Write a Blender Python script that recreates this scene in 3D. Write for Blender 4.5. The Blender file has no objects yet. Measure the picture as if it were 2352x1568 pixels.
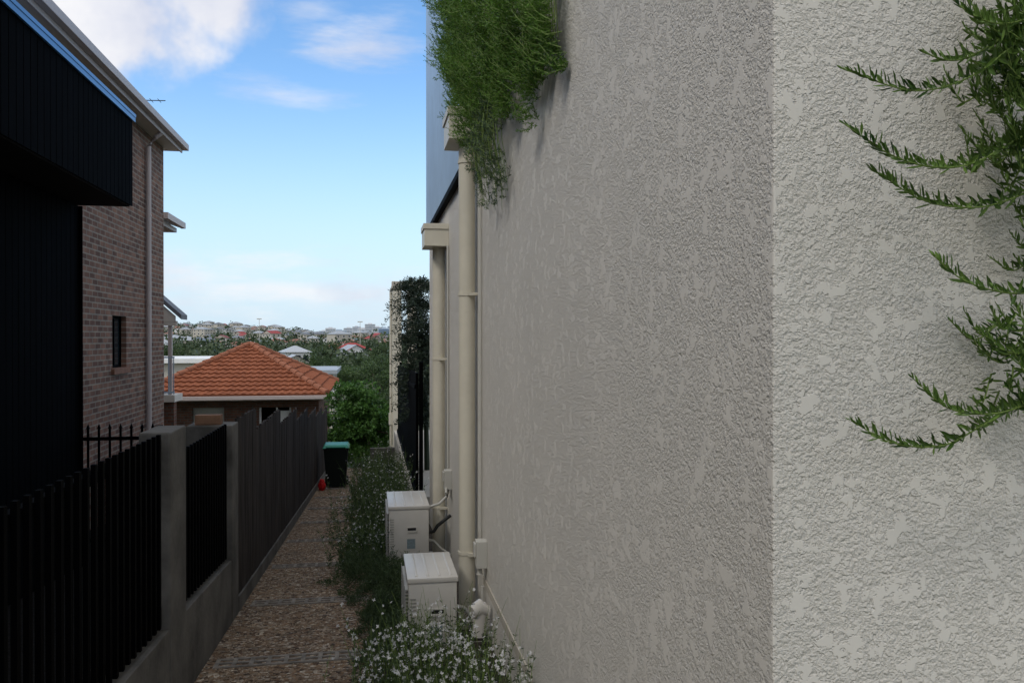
import bpy, bmesh, math, random
import numpy as np
from mathutils import Vector, Matrix
R = np.random.default_rng(7)
random.seed(7)
scene = bpy.context.scene
COL = scene.collection

# ------------------------------------------------------------------ helpers
def finish(o, parent=None, label=None, category=None, group=None, kind=None):
    COL.objects.link(o)
    if parent is not None: o.parent = parent
    if label: o["label"] = label
    if category: o["category"] = category
    if group: o["group"] = group
    if kind: o["kind"] = kind
    return o

def thing(name, label, category, group=None, loc=(0,0,0)):
    e = bpy.data.objects.new(name, None)
    e.empty_display_size = 0.2
    e.location = loc
    return finish(e, None, label, category, group)

class M:
    def __init__(s): s.v=[]; s.f=[]; s.m=[]
    def add(s, vs, fs, mi=0):
        b=len(s.v); s.v += [tuple(p) for p in vs]
        for f in fs: s.f.append([b+i for i in f]); s.m.append(mi)
    def box(s,x0,x1,y0,y1,z0,z1,mi=0): s.sbox(x0,x1,y0,y1,z0,z0,z1,z1,mi)
    def sbox(s,x0,x1,y0,y1,b0,b1,t0,t1,mi=0):
        s.add([(x0,y0,b0),(x1,y0,b0),(x1,y1,b1),(x0,y1,b1),(x0,y0,t0),(x1,y0,t0),(x1,y1,t1),(x0,y1,t1)],
              [(0,3,2,1),(4,5,6,7),(0,1,5,4),(1,2,6,5),(2,3,7,6),(3,0,4,7)],mi)
    def tube(s,pts,r,n=12,mi=0,caps=True):
        pts=[Vector(p) for p in pts]; k=len(pts)
        rs = r if isinstance(r,(list,tuple)) else [r]*k
        b=len(s.v)
        for i,p in enumerate(pts):
            d=(pts[min(i+1,k-1)]-pts[max(i-1,0)]).normalized()
            a=Vector((0,0,1)) if abs(d.z)<.9 else Vector((1,0,0))
            e1=d.cross(a).normalized(); e2=d.cross(e1)
            for j in range(n):
                t=2*math.pi*j/n
                s.v.append(tuple(p+(e1*math.cos(t)+e2*math.sin(t))*rs[i]))
        for i in range(k-1):
            for j in range(n):
                s.f.append([b+i*n+j,b+i*n+(j+1)%n,b+(i+1)*n+(j+1)%n,b+(i+1)*n+j]); s.m.append(mi)
        if caps:
            s.f.append([b+j for j in range(n)]); s.m.append(mi)
            s.f.append([b+(k-1)*n+j for j in reversed(range(n))]); s.m.append(mi)
    def mesh(s,name,mats,smooth=False,bevel=0):
        me=bpy.data.meshes.new(name)
        me.from_pydata(s.v,[],s.f)
        for mt in mats: me.materials.append(mt)
        me.polygons.foreach_set("material_index",s.m)
        bm=bmesh.new(); bm.from_mesh(me)
        if bevel:
            es=[e for e in bm.edges if len(e.link_faces)==2 and e.calc_face_angle(0)>0.6]
            bmesh.ops.bevel(bm,geom=es,offset=bevel,segments=2,affect='EDGES',profile=.6,clamp_overlap=True)
        bmesh.ops.recalc_face_normals(bm,faces=bm.faces)
        bm.to_mesh(me); bm.free()
        if smooth:
            me.polygons.foreach_set("use_smooth",[True]*len(me.polygons))
            try: me.set_sharp_from_angle(angle=math.radians(40))
            except Exception: pass
        me.update()
        return me
    def obj(s,name,mats,parent=None,smooth=False,bevel=0,**kw):
        if not isinstance(mats,(list,tuple)): mats=[mats]
        return finish(bpy.data.objects.new(name,s.mesh(name,mats,smooth,bevel)),parent,**kw)

def mesh_np(name,V,Q,mats,mi=None):
    V=np.asarray(V,dtype=np.float32).reshape(-1,3); Q=np.asarray(Q,dtype=np.int32).reshape(-1,4)
    me=bpy.data.meshes.new(name)
    me.vertices.add(len(V)); me.vertices.foreach_set("co",V.ravel())
    me.loops.add(Q.size); me.loops.foreach_set("vertex_index",Q.ravel())
    me.polygons.add(len(Q)); me.polygons.foreach_set("loop_start",np.arange(0,Q.size,4,dtype=np.int32))
    try: me.polygons.foreach_set("loop_total",np.full(len(Q),4,dtype=np.int32))
    except Exception: pass
    if not isinstance(mats,(list,tuple)): mats=[mats]
    for m in mats: me.materials.append(m)
    if mi is not None: me.polygons.foreach_set("material_index",np.asarray(mi,dtype=np.int32))
    me.update(calc_edges=True); me.validate()
    return me

def nrm(a): return a/(np.linalg.norm(a,axis=-1,keepdims=True)+1e-9)

class Fol:
    def __init__(s): s.V=[]; s.n=0; s.Q=[]
    def add(s,c,d,L,W,up=None):
        c=np.asarray(c,float).reshape(-1,3); n=len(c)
        d=nrm(np.broadcast_to(np.asarray(d,float),(n,3)))
        L=np.broadcast_to(np.asarray(L,float),(n,)).reshape(n,1); W=np.broadcast_to(np.asarray(W,float),(n,)).reshape(n,1)
        ref=R.normal(size=(n,3)) if up is None else np.broadcast_to(up,(n,3))+R.normal(size=(n,3))*.3
        sd=nrm(np.cross(d,ref)); nn=np.cross(d,sd)
        p=np.stack([c, c+d*L*.45+sd*W*.5, c+d*L+nn*L*.08, c+d*L*.45-sd*W*.5],1)
        s.V.append(p.reshape(-1,3)); s.Q.append(np.arange(n*4).reshape(n,4)+s.n); s.n+=n*4
    def fold(s,c,d,up,L,W):
        c=np.asarray(c,float).reshape(-1,3); n=len(c); d=nrm(d); L=np.asarray(L).reshape(n,1); W=np.asarray(W).reshape(n,1)
        sd=nrm(np.cross(d,up)); nn=nrm(np.cross(sd,d))
        b=c; m1=c+d*L*.35-nn*L*.03; m2=c+d*L*.72; t=c+d*L+nn*L*.10
        l1=m1+sd*W*.5+nn*W*.25; l2=m2+sd*W*.42+nn*W*.2; r1=m1-sd*W*.5+nn*W*.25; r2=m2-sd*W*.42+nn*W*.2
        P_=np.stack([b,m1,m2,t,l1,l2,r1,r2],1).reshape(-1,3)
        q=np.array([[0,1,2,4],[4,2,3,5],[0,6,2,1],[6,7,3,2]])
        base=(np.arange(n)*8)[:,None,None]+s.n
        s.V.append(P_); s.Q.append((q[None]+base).reshape(-1,4)); s.n+=n*8
    def obj(s,name,mat,parent=None,**kw):
        me=mesh_np(name,np.concatenate(s.V),np.concatenate(s.Q),mat)
        return finish(bpy.data.objects.new(name,me),parent,**kw)

# ------------------------------------------------------------------ materials
def newmat(name):
    m=bpy.data.materials.new(name); m.use_nodes=True
    nt=m.node_tree; b=nt.nodes["Principled BSDF"]
    return m,nt,b
def N(nt,t,**kw):
    n=nt.nodes.new(t)
    for k,v in kw.items():
        if k in n.inputs: n.inputs[k].default_value=v
        else: setattr(n,k,v)
    return n
def ramp(nt,fac,stops):
    r=nt.nodes.new("ShaderNodeValToRGB"); e=r.color_ramp.elements
    while len(e)<len(stops): e.new(.5)
    for i,(p,c) in enumerate(stops):
        e[i].position=p; e[i].color=(*c,1) if len(c)==3 else c
    nt.links.new(fac,r.inputs[0]); return r
def objco(nt):
    return nt.nodes.new("ShaderNodeNewGeometry").outputs["Position"]
def pm(name,c,rough=.7,var=.15,scale=3,bump=0,bscale=60,metal=0,spec=.4,c2=None,stretch=None):
    m,nt,b=newmat(name)
    pos=objco(nt)
    if stretch:
        mp=N(nt,"ShaderNodeMapping"); mp.inputs["Scale"].default_value=stretch
        nt.links.new(pos,mp.inputs[0]); pos=mp.outputs[0]
    n=N(nt,"ShaderNodeTexNoise",Scale=scale,Detail=4.0,Roughness=.65); nt.links.new(pos,n.inputs["Vector"])
    lo=[max(0,x*(1-var)) for x in c]; hi=[min(1,x*(1+var)) for x in (c2 or c)]
    r=ramp(nt,n.outputs["Fac"],[(.3,lo),(.7,hi)])
    nt.links.new(r.outputs[0],b.inputs["Base Color"])
    b.inputs["Roughness"].default_value=rough; b.inputs["Metallic"].default_value=metal
    b.inputs["Specular IOR Level"].default_value=spec
    if bump:
        n2=N(nt,"ShaderNodeTexNoise",Scale=bscale,Detail=3.0); nt.links.new(pos,n2.inputs["Vector"])
        bp=N(nt,"ShaderNodeBump",Strength=.8,Distance=bump); nt.links.new(n2.outputs["Fac"],bp.inputs["Height"])
        nt.links.new(bp.outputs[0],b.inputs["Normal"])
    return m
def leafmat(name,dark,light,trans=.35,rough=.55,patch=1.5):
    m,nt,b=newmat(name)
    g=nt.nodes.new("ShaderNodeNewGeometry")
    n=N(nt,"ShaderNodeTexNoise",Scale=patch,Detail=1.0); nt.links.new(g.outputs["Position"],n.inputs["Vector"])
    a=N(nt,"ShaderNodeMath",operation='MULTIPLY_ADD'); nt.links.new(g.outputs["Random Per Island"],a.inputs[0]); a.inputs[1].default_value=.55
    a2=N(nt,"ShaderNodeMath",operation='MULTIPLY_ADD'); nt.links.new(n.outputs["Fac"],a2.inputs[0]); a2.inputs[1].default_value=.9; a2.inputs[2].default_value=-.22
    nt.links.new(a2.outputs[0],a.inputs[2])
    r=ramp(nt,a.outputs[0],[(.1,dark),(.9,light)])
    nt.links.new(r.outputs[0],b.inputs["Base Color"]); b.inputs["Roughness"].default_value=rough
    b.inputs["Specular IOR Level"].default_value=.3
    if trans>0:
        t=nt.nodes.new("ShaderNodeBsdfTranslucent"); nt.links.new(r.outputs[0],t.inputs[0])
        mx=N(nt,"ShaderNodeMixShader"); mx.inputs[0].default_value=trans
        out=nt.nodes["Material Output"]
        nt.links.new(b.outputs[0],mx.inputs[1]); nt.links.new(t.outputs[0],mx.inputs[2]); nt.links.new(mx.outputs[0],out.inputs[0])
    return m

def render_coat():
    m,nt,b=newmat("textured render coat")
    pos=objco(nt)
    zone=N(nt,"ShaderNodeTexNoise",Scale=17.0,Detail=4.0,Roughness=.74); nt.links.new(pos,zone.inputs["Vector"])
    isl=N(nt,"ShaderNodeMapRange"); isl.interpolation_type='SMOOTHSTEP'; nt.links.new(zone.outputs["Fac"],isl.inputs[0]); isl.inputs[1].default_value=.435; isl.inputs[2].default_value=.480
    cr=N(nt,"ShaderNodeTexNoise",Scale=90.0,Detail=3.0,Roughness=.70); nt.links.new(pos,cr.inputs["Vector"])
    g=N(nt,"ShaderNodeMapRange"); nt.links.new(cr.outputs["Fac"],g.inputs[0]); g.inputs[1].default_value=.34; g.inputs[2].default_value=.66; g.inputs[3].default_value=.0; g.inputs[4].default_value=1.0
    v=N(nt,"ShaderNodeTexVoronoi",Scale=120.0); nt.links.new(pos,v.inputs["Vector"])
    gv=N(nt,"ShaderNodeMath",operation='MULTIPLY_ADD'); nt.links.new(v.outputs["Distance"],gv.inputs[0]); gv.inputs[1].default_value=-.60; nt.links.new(g.outputs[0],gv.inputs[2])
    mx=N(nt,"ShaderNodeMix"); nt.links.new(isl.outputs[0],mx.inputs[0]); mx.inputs[2].default_value=.55; nt.links.new(gv.outputs[0],mx.inputs[3])
    bp=N(nt,"ShaderNodeBump",Strength=1.0,Distance=.0040); nt.links.new(mx.outputs[0],bp.inputs["Height"])
    nt.links.new(bp.outputs[0],b.inputs["Normal"])
    tone=N(nt,"ShaderNodeTexNoise",Scale=1.1,Detail=2.0); nt.links.new(pos,tone.inputs["Vector"])
    r=ramp(nt,tone.outputs["Fac"],[(.3,(.635,.61,.55)),(.7,(.68,.65,.585))])
    nt.links.new(r.outputs[0],b.inputs["Base Color"]); b.inputs["Roughness"].default_value=.8; b.inputs["Specular IOR Level"].default_value=.2
    return m

def brickmat(name,c1,c2,mortar,axis):
    m,nt,b=newmat(name)
    pos=objco(nt); sp=nt.nodes.new("ShaderNodeSeparateXYZ"); nt.links.new(pos,sp.inputs[0])
    cb=nt.nodes.new("ShaderNodeCombineXYZ")
    nt.links.new(sp.outputs[1 if axis=='y' else 0],cb.inputs[0]); nt.links.new(sp.outputs[2],cb.inputs[1])
    br=nt.nodes.new("ShaderNodeTexBrick"); nt.links.new(cb.outputs[0],br.inputs["Vector"])
    br.inputs["Scale"].default_value=1; br.inputs["Brick Width"].default_value=.24; br.inputs["Row Height"].default_value=.086
    br.inputs["Mortar Size"].default_value=.012; br.inputs["Mortar Smooth"].default_value=.1; br.inputs["Bias"].default_value=-.1
    br.inputs["Color1"].default_value=(*c1,1); br.inputs["Color2"].default_value=(*c2,1); br.inputs["Mortar"].default_value=(*mortar,1)
    n=N(nt,"ShaderNodeTexNoise",Scale=5.0,Detail=4.0); nt.links.new(pos,n.inputs["Vector"])
    r=ramp(nt,n.outputs["Fac"],[(.3,(.75,.75,.77)),(.7,(1.2,1.15,1.12))])
    mx=N(nt,"ShaderNodeMix",data_type='RGBA',blend_type='MULTIPLY'); mx.inputs[0].default_value=1
    nt.links.new(br.outputs["Color"],mx.inputs[6]); nt.links.new(r.outputs[0],mx.inputs[7])
    nt.links.new(mx.outputs[2],b.inputs["Base Color"])
    inv=N(nt,"ShaderNodeMath",operation='SUBTRACT'); inv.inputs[0].default_value=1; nt.links.new(br.outputs["Fac"],inv.inputs[1])
    bp=N(nt,"ShaderNodeBump",Strength=.6,Distance=.008); nt.links.new(inv.outputs[0],bp.inputs["Height"]); nt.links.new(bp.outputs[0],b.inputs["Normal"])
    b.inputs["Roughness"].default_value=.85; b.inputs["Specular IOR Level"].default_value=.15
    return m

def gravelmat():
    m,nt,b=newmat("pebble gravel")
    pos=objco(nt)
    v=N(nt,"ShaderNodeTexVoronoi",Scale=40.0); nt.links.new(pos,v.inputs["Vector"])
    sp=nt.nodes.new("ShaderNodeSeparateColor"); nt.links.new(v.outputs["Color"],sp.inputs[0])
    r=ramp(nt,sp.outputs[0],[(0,(.045,.03,.022)),(.3,(.17,.11,.068)),(.55,(.29,.19,.115)),(.8,(.25,.205,.155)),(1,(.62,.54,.44))])
    n=N(nt,"ShaderNodeTexNoise",Scale=2.2,Detail=4.0); nt.links.new(pos,n.inputs["Vector"])
    r2=ramp(nt,n.outputs["Fac"],[(.3,(.68,.68,.68)),(.7,(1.1,1.08,1.04))])
    mx=N(nt,"ShaderNodeMix",data_type='RGBA',blend_type='MULTIPLY'); mx.inputs[0].default_value=1
    nt.links.new(r.outputs[0],mx.inputs[6]); nt.links.new(r2.outputs[0],mx.inputs[7]); nt.links.new(mx.outputs[2],b.inputs["Base Color"])
    inv=N(nt,"ShaderNodeMath",operation='SUBTRACT'); inv.inputs[0].default_value=1; nt.links.new(v.outputs["Distance"],inv.inputs[1])
    bp=N(nt,"ShaderNodeBump",Strength=1,Distance=.018); nt.links.new(inv.outputs[0],bp.inputs["Height"]); nt.links.new(bp.outputs[0],b.inputs["Normal"])
    b.inputs["Roughness"].default_value=.85; b.inputs["Specular IOR Level"].default_value=.2
    return m

MAT=dict(
 coat=render_coat(),
 cream=pm("cream paint",(.62,.585,.48),.45,.06,4,spec=.4),
 creamdk=pm("beige render",(.48,.44,.37),.8,.12,3,bump=.003,bscale=80),
 acwhite=pm("off white enamel",(.62,.595,.54),.35,.05,5),
 acgrille=pm("grey plastic louvre",(.38,.37,.33),.5,.1,5),
 dark=pm("dark recess",(.02,.02,.02),.7,.2,5),
 sticker=pm("pale sticker",(.22,.28,.30),.4,.3,60),
 grey=pm("grey conduit plastic",(.50,.49,.44),.5,.05,5),
 blackpipe=pm("black pipe lagging",(.012,.012,.012),.6,.2,5),
 blue=pm("blue grey corrugated steel",(.34,.47,.62),.45,.08,2,metal=.1),
 blackboard=pm("black stained boards",(.0010,.0012,.0020),.85,.6,1.2,bump=.001,bscale=30,stretch=(6,6,.6),spec=.03),
 blacksoff=pm("dark grey soffit",(.012,.012,.014),.8,.2,2,spec=.1),
 blacksteel=pm("black powdercoat steel",(.0010,.0010,.0013),.7,.3,4,spec=.035),
 flash=pm("blue metal flashing",(.10,.26,.50),.35,.1,1,metal=.3),
 concrete=pm("weathered concrete",(.115,.108,.096),.9,.50,2.6,bump=.004,bscale=45),
 timber=pm("grey brown weathered timber",(.052,.044,.040),.9,.60,3,bump=.002,bscale=30,stretch=(5,5,.5),spec=.1),
 shade=pm("dark mulch yard",(.010,.009,.008),.95,.4,10,bump=.02,bscale=20,spec=.05),  # near-black colour stands in for the shade behind the slat fence
 brickA=brickmat("warm brown brick",(.25,.140,.10),(.105,.062,.050),(.27,.235,.195),'y'),
 brickB=brickmat("orange brown brick",(.15,.07,.045),(.10,.05,.035),(.11,.10,.085),'x'),
 soffit=pm("painted soffit",(.60,.56,.50),.6,.05,2),
 gutter=pm("painted gutter",(.48,.42,.40),.5,.05,2),
 tile=pm("terracotta roof tiles",(.21,.068,.033),.85,.2,3,spec=.15,c2=(.25,.088,.044)),
 cap=pm("terracotta ridge caps",(.27,.11,.065),.85,.2,4,spec=.15),
 tilegrey=pm("grey roof tiles",(.14,.15,.17),.7,.2,3),
 glass=pm("dark window glass",(.02,.03,.035),.08,.1,1,spec=.8),
 white=pm("white paint",(.75,.75,.73),.5,.05,2),
 bin=pm("dark green plastic",(.006,.010,.009),.5,.1,3,spec=.2),
 lid=pm("green plastic lid",(.02,.27,.18),.4,.1,3),
 red=pm("red plastic",(.60,.012,.015),.4,.1,8),
 soil=pm("dark garden soil",(.035,.028,.02),.95,.4,12,bump=.02,bscale=20),
 bark=pm("grey brown bark",(.09,.07,.05),.9,.3,12,bump=.004,bscale=40),
 stem=pm("green plant stem",(.15,.22,.05),.6,.2,20),
 paver=pm("brown grey concrete paver",(.23,.205,.175),.9,.5,14,bump=.002,bscale=80),
 gravel=gravelmat(),
 rosemary=leafmat("fine needle leaves",(.018,.060,.009),(.18,.35,.05),.38,patch=5),
 shrubL=leafmat("glossy lance leaves",(.022,.065,.012),(.20,.33,.07),.25,.35,patch=8),
 gauraL=leafmat("thin grey green leaves",(.024,.048,.020),(.09,.135,.052),.25,patch=4),
 petal=leafmat("white petals",(.58,.58,.58),(.84,.83,.81),.35,patch=4),
 olive=leafmat("dark olive leaves",(.010,.020,.010),(.055,.08,.05),.2),
 bushy=leafmat("broad green leaves",(.014,.050,.008),(.11,.235,.045),.3,patch=3),
 farleaf=leafmat("distant foliage",(.030,.048,.028),(.088,.125,.055),.15,patch=.03),  # distance haze mixed into the leaf colour, paler and greyer
 midleaf=leafmat("tree foliage",(.014,.032,.012),(.085,.14,.04),.2,patch=.3),
)

# ------------------------------------------------------------------ terrain
PY=[-60,0,45,100,250,400,600,850,1050,1300,1800,9000]
PZ=[-1.75,-1.75,-5.44,-8,-9,-11,-9,1,9,7,-6,-8]
def H(x,y):
    x=np.asarray(x,float); y=np.asarray(y,float)
    z=np.interp(y,PY,PZ)
    r=x/np.maximum(y,1)
    k=np.interp(r,[-.19,-.12,-.03],[1,.75,.34])
    z=np.where(y>600,-9+(z+9)*k,z)
    w=np.clip((y-60)/300,0,1)
    z=z+w*(2.0*np.sin(x*.013+y*.004)+1.3*np.sin(x*.031-y*.009+1))
    return z
def G(y): return -1.75-.082*y if y>0 else -1.75

ys=np.concatenate([np.arange(-60,60,2.5),np.arange(60,400,10),np.arange(400,1800,30),np.arange(1800,9001,600)])
xs=np.concatenate([np.arange(-4000,-600,200),np.arange(-600,-60,30),np.arange(-60,60,5),np.arange(60,600,30),np.arange(600,4001,200)])
XX,YY=np.meshgrid(xs,ys); ZZ=H(XX,YY)
nx=len(xs); ny=len(ys)
V=np.stack([XX,YY,ZZ],-1).reshape(-1,3)
q=[]
for j in range(ny-1):
    for i in range(nx-1): q.append((j*nx+i,j*nx+i+1,(j+1)*nx+i+1,(j+1)*nx+i))
gm=pm("grass and earth ground",(.045,.055,.027),.95,.4,.2,c2=(.065,.078,.036))
finish(bpy.data.objects.new("ground",mesh_np("ground",V,q,gm)),kind="structure",label="sloping ground falling to a valley and rising to hills",category="ground")

m=M(); m.sbox(-1.1,.02,0.5,24,G(.5)-.05,G(24)-.05,G(.5)+.02,G(24)+.02)
m.obj("gravel_path",MAT['gravel'],kind="structure",label="brown pebble gravel side path sloping downhill",category="path")
m=M(); m.sbox(.02,.848,1.7,20,G(1.7)-.05,G(20)-.05,G(1.7)+.035,G(20)+.035)
m.obj("garden_bed",MAT['soil'],kind="structure",label="dark soil garden bed along the rendered wall",category="garden bed")
m=M(); m.sbox(-4.0,-1.32,0,26,-1.80,G(26)-.05,-1.75+.015,G(26)+.015); m.box(-4.0,-1.32,-4,-.001,-1.80,-1.735)
m.obj("side_yard_shade",MAT['shade'],kind="structure",label="side yard behind the slat fence, coloured dark to stand for shade",category="ground")

def paver_mesh():
    m=M(); w=1.02; d=.20; nxh=9; c=w/nxh
    b=.028
    for i in range(nxh+1):
        xx=min(i*c,w-b); m.box(-w/2+xx,-w/2+xx+b,-d/2,d/2,-.02,.010)
    for k in range(3):
        yy=-d/2+k*(d-b)/2
        for i in range(nxh): m.box(-w/2+i*c+b+.0005,-w/2+(i+1)*c-.0005,yy,yy+b,-.02,.0088)
    return m.mesh("grid_paver",[MAT['paver']])
pmesh=paver_mesh()
for i in range(8):
    y=5.85+1.72*i
    o=bpy.data.objects.new("grid_paver",pmesh); o.location=(-.53+R.uniform(-.02,.02),y,G(y)+.021); o.rotation_euler=(-.082,0,R.uniform(-.02,.02))
    finish(o,label="grey brown concrete grid paver set across gravel path",category="paver",group="grid pavers crossing the gravel path")

n=11000; yy=R.uniform(4.2,13,n); xx=R.uniform(-1.08,.05,n); zz=-1.75-.082*yy+.018
ph=(yy-5.85)/1.72; fr_=np.abs(ph-np.round(ph))*1.72; keep=(fr_>.10)|(R.random(n)<.22)
yy,xx,zz=yy[keep],xx[keep],zz[keep]; n=len(yy)
V0=[]
r=R.uniform(.006,.013,n); a=R.uniform(0,6.28,n); sq=R.uniform(.5,.9,n)
for k in range(4):
    V0.append(np.stack([xx+r*np.cos(a+k*1.5708),yy+r*sq*np.sin(a+k*1.5708),zz],1))
V0.append(np.stack([xx,yy,zz+r*.85],1))
V0=np.stack(V0,1).reshape(-1,3)
b=np.arange(n)*5
me=bpy.data.meshes.new("loose_pebbles")
fs=np.concatenate([np.stack([b+k,b+(k+1)%4,b+4],1) for k in range(4)])
me.from_pydata(V0.tolist(),[],fs.tolist())
me.materials.append(leafmat("loose pebble stone",(.10,.062,.040),(.54,.43,.31),.0,.8,6))
finish(bpy.data.objects.new("loose_pebbles",me),kind="stuff",label="loose brown and white pebbles on the gravel path",category="gravel")

# ------------------------------------------------------------------ rendered building
bld=thing("rendered_house","tall cream textured-render house with blue cladded upper storey","house",loc=(.85,1.65,G(1.65)))
def P(o,parent):
    """parent while keeping world placement"""
    o.parent=parent
    o.matrix_parent_inverse=Matrix.Translation(-parent.location) if parent.type=='EMPTY' else Matrix.Identity(4)
    return o
m=M(); m.box(.85,9,1.65,7.4,-4.6,3.3); m.box(.85,9,7.4,12.02,-4.6,1.5)
P(m.obj("wall",MAT['coat'],bevel=.005),bld)
m=M()
def corr(m,x,y0,y1,z0,z1,p=.076,a=.010):
    n=int((y1-y0)/(p/6)); pts=[(x-a*(1 if (k%6) in (1,2) else (0 if (k%6) in (4,5) else .5)),y0+(y1-y0)*k/n) for k in range(n+1)]
    b=len(m.v)
    for (px,py) in pts: m.v.append((px,py,z0)); m.v.append((px,py,z1))
    for k in range(n): m.f.append([b+2*k,b+2*k+1,b+2*k+3,b+2*k+2]); m.m.append(0)
corr(m,.815,7.4,12.07,1.53,6.5)
m.box(.818,9,7.4,12.07,1.53,6.5)
P(m.obj("upper_cladding",MAT['blue']),bld)
m=M(); m.box(.79,.85,7.38,12.1,1.47,1.527)
P(m.obj("flashing",MAT['blacksteel']),bld)

def downpipe(y,x,r,ztop,zbot,box,brz):
    m=M(); m.tube([(x,y,zbot),(x,y,ztop)],r,20)
    for z in brz: m.tube([(x,y,z-.012),(x,y,z+.012)],r+.006,20)
    dp=m.obj("downpipe",MAT['cream'],smooth=True); P(dp,bld)
    x0,x1,y0,y1,z0,z1=box
    m=M(); m.box(x0,x1,y0,y1,z0,z1); m.box(x0-.012,x1,y0-.012,y1+.012,z1-.05,z1+.01)
    rh=m.obj("rainhead",MAT['cream'],bevel=.004); rh.parent=dp
    for z in brz:
        m=M(); m.box(x,.85,y-r-.035,y-r-.003,z-.012,z+.012); m.tube([(.82,y-r-.045,z),(.82,y-r-.01,z)],.012,8)
        b=m.obj("bracket",MAT['cream']); b.parent=dp
    return dp
downpipe(6.6,.765,.066,1.56,-2.35,(.61,.85,6.48,6.92,1.56,1.80),[.345,-1.72,1.4])
downpipe(9.3,.76,.070,1.0,-2.5,(.585,.85,9.05,9.5,1.0,1.235),[-.24,-1.9])
for pts,r in [([(.835,6.36,1.6),(.835,6.36,-1.5)],.012),([(.835,6.30,1.6),(.835,6.30,-1.55)],.008),([(.835,9.0,1.0),(.835,9.0,-1.55)],.014),
    ([(.825,6.1,-1.85),(.825,6.1,-2.0),(.80,6.1,-2.08),(.7,6.1,-2.12)],.013),([(.825,8.75,-1.6),(.80,8.75,-1.68),(.72,8.72,-1.75),(.60,8.7,-1.78)],.014),([(.825,9.05,-1.45),(.80,8.85,-1.52),(.78,8.6,-1.62)],.013)]:
    m=M(); m.tube(pts,r,10); P(m.obj("conduit",MAT['grey'],smooth=True),bld)
m=M(); m.box(.842,.8495,4.3,6.2,-1.86,-1.80); P(m.obj("wall_footing",MAT['creamdk']),bld)
for (y,z,hh,ww) in [(6.08,-1.60,.20,.11),(8.75,-1.50,.2,.12)]:
    m=M(); m.box(.77,.85,y-ww/2,y+ww/2,z-hh/2,z+hh/2); m.box(.755,.77,y-ww*.35,y+ww*.35,z-.02,z+hh*.42); m.tube([(.80,y,z-hh/2-.05),(.80,y,z-hh/2)],.02,10)
    P(m.obj("switch_box",MAT['grey'],bevel=.006),bld)
m=M(); m.tube([(.70,5.75,-1.92),(.76,5.78,-1.90),(.82,5.78,-1.93)],[.045,.06,.04],14); m.tube([(.76,5.78,-2.1),(.76,5.78,-1.92)],.05,14)
P(m.obj("outlet_cover",MAT['acwhite'],smooth=True),bld)

# ------------------------------------------------------------------ air conditioners
def ac(x0,x1,y0,y1,zt,h,label,pipes=True):
    e=thing("air_conditioner",label,"air conditioner",group="outdoor air conditioner units along the wall",loc=((x0+x1)/2,(y0+y1)/2,zt-h-.08))
    z0=zt-h
    m=M(); m.box(x0,x1,y0,y1,z0,zt-.035)
    P(m.obj("casing",MAT['acwhite'],bevel=.012,smooth=True),e)
    m=M(); m.box(x0-.008,x1+.008,y0-.008,y1+.008,zt-.034,zt)
    for k in range(4):
        xx=x0+(x1-x0)*(.14+.24*k); m.box(xx,xx+.02,y0+.04,y1-.04,zt-.01,zt+.006)
    P(m.obj("lid",MAT['acwhite'],bevel=.006,smooth=True),e)
    m=M(); cy=y0+(y1-y0)*.5; cz=z0+h*.48; rr=h*.42
    n=int((h-.1)/.025)
    for k in range(n):
        z=z0+.05+k*.025; m.box(x0-.022,x0-.001,y0+.03,y1-.03,z,z+.009)
    for k in range(5):
        yy=y0+.04+k*(y1-y0-.09)/4; m.box(x0-.026,x0-.0225,yy,yy+.012,z0+.045,zt-.06)
    P(m.obj("fan_grille",MAT['acgrille']),e)
    m=M(); m.tube([(x0-.0005,cy,cz),(x0+.004,cy,cz)],rr,28)
    m.tube([(x0-.012,cy,cz),(x0-.002,cy,cz)],.06,16)
    P(m.obj("fan",MAT['dark']),e)
    m=M()
    for k in range(n-3):
        z=z0+.07+k*.025; m.box(x0+.012,x0+.052,y0-.004,y0-.0005,z,z+.009)
    P(m.obj("side_vent",MAT['acgrille']),e)
    m=M(); hx=x0+(x1-x0)*.45
    m.box(hx,hx+.10,y0-.010,y0-.0005,zt-.27,zt-.255); m.box(hx,hx+.10,y0-.010,y0-.0005,zt-.225,zt-.215); m.box(hx,hx+.006,y0-.010,y0-.0005,zt-.2545,zt-.2255); m.box(hx+.094,hx+.10,y0-.010,y0-.0005,zt-.2545,zt-.2255)
    P(m.obj("handle",MAT['acwhite']),e)
    m=M(); m.box(hx+.007,hx+.093,y0-.002,y0-.0005,zt-.254,zt-.226)
    P(m.obj("handle_shade",MAT['dark']),e)  # flat dark plate painted as the shade inside the handle hollow
    m=M(); m.box(hx,hx+.085,y0-.002,y0-.0005,zt-.44,zt-.34)
    P(m.obj("rating_label",MAT['sticker']),e)
    for yy in (y0+.1,y1-.18):
        m=M(); m.box(x0-.07,.848,yy,yy+.05,z0-.04,z0-.002); m.box(x0-.07,x0-.03,yy,yy+.05,z0-.078,z0-.0405)
        P(m.obj("mounting_foot",MAT['grey']),e)
    if pipes:
        m=M(); m.tube([(x1-.02,y0+.12,z0+.35),(x1+.06,y0+.12,z0+.36),(x1+.10,y0+.12,z0+.42),(.84,y0+.14,z0+.52)],.018,10)
        P(m.obj("pipe",MAT['blackpipe'],smooth=True),e)
    m=M(); m.tube([(x1-.02,y0+.12,z0+.28),(x1+.06,y0+.12,z0+.26),(x1+.13,y0+.12,z0+.18),(.84,y0+.14,z0+.1)],.014,10)
    P(m.obj("pipe",MAT['grey'],smooth=True),e)
ac(.262,.602,5.8,6.48,-1.68,.52,"cream box air conditioner behind white flowers beside downpipe",False)
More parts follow.
